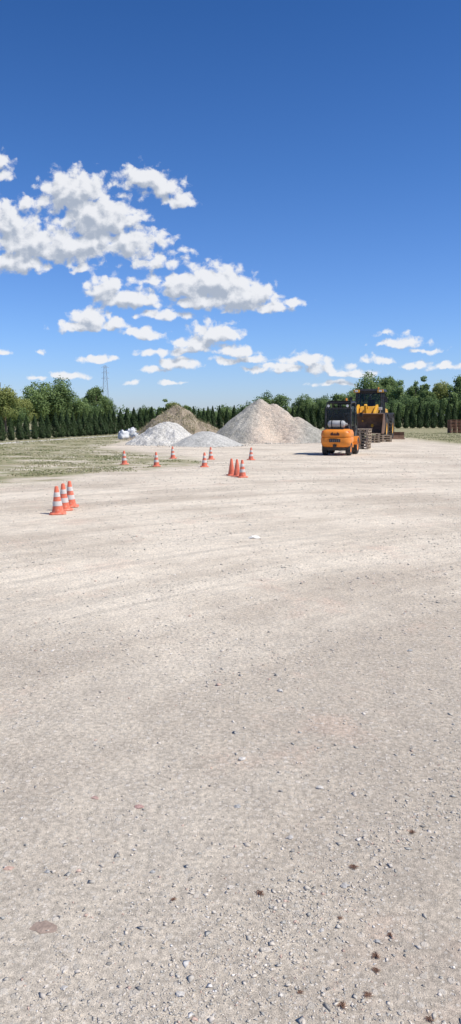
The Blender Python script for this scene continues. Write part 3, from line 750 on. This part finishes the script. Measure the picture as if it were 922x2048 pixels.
MB().tube([(.35, -2.2, 2.0), (.35, -2.2, 2.95), (.35, -2.32, 3.05)], .07, 10).obj('exhaust_pipe', black, ld, smooth=True)
MB().tube([(-.5, .0, 3.3), (-.5, 0, 3.44)], [.08, .06], 12).obj('beacon', amber, ld, smooth=True)
# bucket: curved shell
bk = MB(); zc, yc = 1.1, 3.75; o_ = []; i_ = []
for a_ in range(75, 271, 15):
    t = math.radians(a_); o_.append((yc+.62*math.cos(t), zc+.62*math.sin(t)*1.0)); i_.append((yc+.58*math.cos(t), zc+.58*math.sin(t)*1.0))
o_.append((4.6, zc-.60)); i_.append((4.6, zc-.575))
bk.prism(o_+i_[::-1], -1.42, 1.42)
for s_ in (-1, 1): bk.prism(o_, s_*1.42-.02, s_*1.42+.02)
for k in range(8): bk.box(-1.3+k*.371, 4.62, zc-.60, .1, .24, .05)
bk.obj('bucket', rust, ld)
# rusty blade lying next to the pallets
X, Y = gp(786, 879)
e = empty('steel_blade', 'rusty brown steel blade lying on the ground by pallets', 'steel blade', (X+.1, Y+1.0, 0), -.12)
MB().prism([(-.5, .02), (.35, .0), (.45, .25), (.4, .52), (.34, .52), (.36, .27), (.28, .08), (-.5, .05)], -.95, .95).obj('blade', rust, e, .01)
MB().box(-.5, .55, .25, .12, .35, .3).obj('bracket', rust, e, .01); MB().box(.5, .55, .25, .12, .35, .3).obj('bracket', rust, e, .01)

# ------------------------------------------------------------ trees
def leaf_mat(name, dark, light, trans=.25):
    m, nb, b, P = new_mat(name)
    oi = nb.n.new('ShaderNodeObjectInfo')
    v = nb.math('ADD', nb.attr('var'), nb.math('MULTIPLY_ADD', oi.outputs['Random'], .3, -.15), clamp=True)
    c = nb.mix(v, dark, light); nb._in(b.inputs['Base Color'], c); b.inputs['Roughness'].default_value = .65; b.inputs['Specular IOR Level'].default_value = .2
    t = nb.n.new('ShaderNodeBsdfTranslucent'); nb._in(t.inputs[0], c); x = nb.n.new('ShaderNodeMixShader'); x.inputs[0].default_value = trans
    nb.l.new(b.outputs[0], x.inputs[1]); nb.l.new(t.outputs[0], x.inputs[2]); nb.l.new(x.outputs[0], nb.n['Material Output'].inputs[0]); return m
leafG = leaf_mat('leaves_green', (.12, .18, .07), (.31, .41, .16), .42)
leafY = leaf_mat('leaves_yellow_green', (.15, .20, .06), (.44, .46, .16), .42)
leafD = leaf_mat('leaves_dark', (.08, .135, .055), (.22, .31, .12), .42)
leafT = leaf_mat('thuja_green', (.020, .040, .016), (.085, .13, .042), .15)
barkm = paint('bark', (.13, .10, .075), .9, .35, 6, bump=.5, bscale=20)
def leafcloud(C, R, Wt, n, size, seed, var, squash=1.0, shell=.6, up=.3):
    r = np.random.default_rng(seed); p = Wt/Wt.sum(); k = r.choice(len(C), n, p=p)
    d = r.normal(0, 1, (n, 3)); d /= np.linalg.norm(d, axis=1)[:, None]
    rad = R[k]*(shell+(1-shell)*r.random(n))*(1+.15*r.normal(0, 1, n))
    pos = C[k]+d*rad[:, None]*np.array([1, 1, squash])
    nrm = d*.6+r.normal(0, .6, (n, 3))+np.array([0, 0, up]); nrm /= np.linalg.norm(nrm, axis=1)[:, None]
    a = np.cross(nrm, r.normal(0, 1, (n, 3))); a /= np.linalg.norm(a, axis=1)[:, None]; b_ = np.cross(nrm, a)
    s = size*r.uniform(.5, 1.4, n)[:, None]
    v = np.stack([pos-a*s, pos+b_*s*.55, pos+a*s, pos-b_*s*.55], 1)
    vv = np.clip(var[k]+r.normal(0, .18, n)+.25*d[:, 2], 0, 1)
    return v.reshape(-1, 3), vv
def tree_proto(name, seed, mat, w=.8, blobs=26, n=6500, leaf=.02, c0=.22, label='', cat='tree', top=1.0):
    r = np.random.default_rng(seed); C = []; R = []
    cz = (c0+top)/2; hz = (top-c0)/2
    while len(C) < blobs:
        q = r.uniform(-1, 1, 3)
        if q @ q > 1 or q @ q < .12: continue
        wz = 1-.35*max(0, q[2]); rr = r.uniform(.085, .16)*w/.8
        C.append((q[0]*(w/2-rr)*wz, q[1]*(w/2-rr)*wz, cz+q[2]*(hz-rr*.8))); R.append(rr)
    C = np.array(C); R = np.array(R); var = r.uniform(.2, .75, blobs)
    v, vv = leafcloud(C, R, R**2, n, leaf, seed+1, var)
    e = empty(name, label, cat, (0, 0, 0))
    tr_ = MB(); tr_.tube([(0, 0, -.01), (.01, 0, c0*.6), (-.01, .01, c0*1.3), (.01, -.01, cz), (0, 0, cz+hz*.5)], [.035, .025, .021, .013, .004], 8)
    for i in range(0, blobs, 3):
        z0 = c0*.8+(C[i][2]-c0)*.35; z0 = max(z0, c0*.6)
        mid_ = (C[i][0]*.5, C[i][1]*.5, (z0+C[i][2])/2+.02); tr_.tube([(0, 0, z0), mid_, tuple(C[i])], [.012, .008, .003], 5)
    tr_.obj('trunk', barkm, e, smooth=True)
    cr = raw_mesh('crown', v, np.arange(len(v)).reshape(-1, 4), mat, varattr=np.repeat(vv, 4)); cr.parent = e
    return e
protos = {
 'G1': tree_proto('leafy_tree', 101, leafG, .82, 28, 9000, .018, .16, 'broad green leafy tree beyond the hedge'),
 'G2': tree_proto('leafy_tree', 202, leafG, .62, 22, 8000, .018, .2, 'tall green leafy tree beyond the hedge'),
 'Y1': tree_proto('leafy_tree', 303, leafY, .9, 30, 9500, .018, .12, 'yellow-green leafy tree beyond the hedge'),
 'D1': tree_proto('leafy_tree', 404, leafD, .95, 26, 8500, .019, .08, 'dark green rounded tree beyond the heaps'),
 'P1': tree_proto('leafy_tree', 505, leafG, .42, 22, 4200, .020, .15, 'slender sparse green tree beyond the hedge'),
}
pwid = {'G1': .82, 'G2': .62, 'Y1': .9, 'D1': .95, 'P1': .42}
usedp = set()
def put_tree(kind, px, top, wpx, d, seed=0):
    X, Z = ax(px, top, d); Wm = wpx/F*d*1.08; s = Wm/pwid[kind]; e = protos[kind]; rz = (px*.37+d) % 6.28
    if kind in usedp: copy_thing(e, (X, d, 0), rz, (s, s, Z*1.02))
    else:
        usedp.add(kind); e.location = (X, d, 0); e.rotation_euler = (0, 0, rz); e.scale = (s, s, Z*1.02)
    
T = [('Y1', 8, 766, 75, 72), ('G1', 68, 764, 90, 84), ('G1', 112, 755, 95, 86), ('Y1', 40, 790, 70, 80), ('D1', 90, 790, 90, 90), ('G1', 150, 790, 70, 92), ('Y1', 130, 800, 80, 95), ('G2', 192, 768, 55, 110), ('G1', 212, 795, 50, 112), ('D1', 175, 803, 70, 100), ('D1', 20, 805, 80, 78), ('G1', -25, 758, 80, 80),
 ('D1', 292, 808, 44, 125), ('P1', 330, 798, 32, 130), ('Y1', 348, 800, 44, 130), ('G2', 372, 808, 34, 128), ('D1', 262, 822, 40, 125), ('D1', 415, 816, 50, 120), ('G1', 450, 814, 56, 125),
 ('D1', 545, 779, 88, 100), ('D1', 500, 800, 60, 105), ('G1', 585, 808, 50, 118),
 ('G1', 612, 789, 66, 118), ('D1', 650, 786, 70, 122), ('G1', 640, 800, 70, 115), ('G2', 676, 784, 52, 122), ('D1', 690, 800, 80, 115), ('G1', 700, 780, 60, 125),
 ('G1', 736, 744, 76, 132), ('G2', 765, 750, 56, 134), ('G1', 790, 762, 62, 130), ('G2', 786, 747, 40, 136), ('D1', 812, 785, 70, 122), ('G2', 822, 766, 52, 132), ('P1', 850, 752, 40, 130), ('G2', 852, 775, 56, 126), ('Y1', 884, 756, 58, 128), ('P1', 900, 770, 36, 120), ('G2', 920, 746, 50, 126), ('G1', 945, 750, 70, 126), ('D1', 866, 792, 80, 120), ('D1', 915, 788, 80, 122), ('D1', 775, 795, 80, 118), ('D1', 740, 795, 80, 120), ('P1', 803, 760, 34, 128), ('P1', 832, 762, 30, 129)]
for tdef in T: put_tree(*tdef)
# far woodland as one mass
n = 700; r = np.random.default_rng(88)
C = np.stack([r.uniform(-110, 120, n), r.uniform(138, 165, n), r.uniform(.5, 2.6, n)], 1)
R = r.uniform(.9, 1.6, n); v, vv = leafcloud(C, R, R**2, 60000, .22, 89, r.uniform(.1, .5, n))
o = raw_mesh('distant_woodland', v, np.arange(len(v)).reshape(-1, 4), leafD, varattr=np.repeat(vv, 4)); o['kind'] = 'stuff'; o['label'] = 'low distant woodland belt behind the yard'; o['category'] = 'woodland'

# thuja hedge trees
def thuja(seed):
    r = np.random.default_rng(seed); n = 2600
    z = r.random(n)**1.15; prof = .17*np.minimum(1, (z+.04)*6)**.5*(1-z**1.7)**.9+.003
    a = r.uniform(0, 6.28, n); rr = prof*(.72+.35*r.random(n))*(1+.18*np.sin(a*3+z*9+seed))
    pos = np.stack([rr*np.cos(a), rr*np.sin(a), .03+z*.95], 1)
    d = np.stack([np.cos(a), np.sin(a), .4*np.ones(n)], 1); nrm = d+r.normal(0, .5, (n, 3)); nrm /= np.linalg.norm(nrm, axis=1)[:, None]
    upv = np.array([0, 0, 1.0])+r.normal(0, .35, (n, 3)); a_ = np.cross(nrm, upv); a_ /= np.linalg.norm(a_, axis=1)[:, None]; b_ = np.cross(a_, nrm)
    s = (.019*r.uniform(.6, 1.4, n))[:, None]
    v = np.stack([pos-b_*s, pos+a_*s*.7, pos+b_*s*1.6, pos-a_*s*.7], 1).reshape(-1, 3)
    vv = np.clip(.35+r.normal(0, .25, n)+.2*z, 0, 1)
    e = empty('thuja_tree', 'dark green columnar thuja in the hedge row', 'thuja', (0, 0, 0), group='thuja row around the yard')
    MB().tube([(0, 0, -.01), (0, 0, .5), (0, 0, .93)], [.022, .016, .004], 7).obj('trunk', barkm, e)
    cr = raw_mesh('crown', v, np.arange(len(v)).reshape(-1, 4), leafT, varattr=np.repeat(vv, 4)); cr.parent = e; return e
th = [thuja(1), thuja(5), thuja(9)]; thu = set()
line = [(-17.3, 40, 1.5), (-15.5, 49, 1.7), (-10.7, 70, 2.35), (-2, 88, 2.8), (11, 97, 3.1), (20, 101, 3.4), (35, 106, 3.5)]
pts = []; step = 1.12
segs = [(line[j], line[j+1]) for j in range(len(line)-1)]
tot = 0; nxt = 0
for a_, b_ in segs:
    L = math.hypot(b_[0]-a_[0], b_[1]-a_[1])
    while nxt <= tot+L:
        t = (nxt-tot)/L; pts.append(tuple(a_[q]+(b_[q]-a_[q])*t for q in range(3))); nxt += step
    tot += L
rr = random.Random(4)
for i, (x, y, h) in enumerate(pts):
    h *= rr.uniform(.93, 1.07)
    wd = h*rr.uniform(.80, .92) if y > 80 else h*rr.uniform(.90, 1.02)
    src = th[i % 3]; loc = (x+rr.uniform(-.06, .06), y+rr.uniform(-.06, .06), 0)
    if (i % 3) in thu: copy_thing(src, loc, rr.uniform(0, 6), (wd, wd, h))
    else: thu.add(i % 3); src.location = loc; src.scale = (wd, wd, h)

# pale path along the left hedge
pm = paint('path_gravel', (.60, .56, .49), .95, .2, 2, bump=.4, bscale=30)
m = MB(); q = [(-16.0, 36), (-14.2, 48.5), (-9.6, 69), (-1.2, 86)]
for i in range(3):
    (x0, y0), (x1, y1) = q[i], q[i+1]
    m.add([(x0, y0, .004), (x0+.9, y0-.2, .004), (x1+.9, y1-.2, .004), (x1, y1, .004)], [(0, 1, 2, 3)])
o = m.obj('path', pm); o['kind'] = 'structure'

# lattice pylon
galv = paint('galvanised_steel', (.34, .39, .46), .6, .1, 1)
PD = 330; X, Z = ax(210, 731, PD)
py_ = MB(); Hh = Z
def hwid(z): return 1.3*(1-z/Hh)**1.0+.45 if z < Hh*.98 else .4
lv = [Hh*k/12 for k in range(13)]
for i in range(12):
    z0, z1 = lv[i], lv[i+1]; a0, a1 = hwid(z0), hwid(z1)
    c0 = [(-a0, -a0), (a0, -a0), (a0, a0), (-a0, a0)]; c1_ = [(-a1, -a1), (a1, -a1), (a1, a1), (-a1, a1)]
    for k in range(4):
        k2 = (k+1) % 4
        py_.tube([(*c0[k], z0), (*c1_[k], z1)], .05, 4); py_.tube([(*c0[k], z0), (*c1_[k2], z1)], .022, 4); py_.tube([(*c0[k2], z0), (*c1_[k], z1)], .022, 4); py_.tube([(*c1_[k], z1), (*c1_[k2], z1)], .02, 4)
o = empty('power_pylon', 'grey lattice steel power pylon beyond the trees', 'pylon', (X, PD, 0), .3)
py_.obj('tower', galv, o)
for z in (Hh-.8, Hh-3.2, Hh-5.6):
    MB().tube([(-1.7, 0, z), (1.7, 0, z)], .05, 4).tube([(-1.7, 0, z), (0, 0, z+.7), (1.7, 0, z)], .035, 4).obj('crossarm', galv, o)
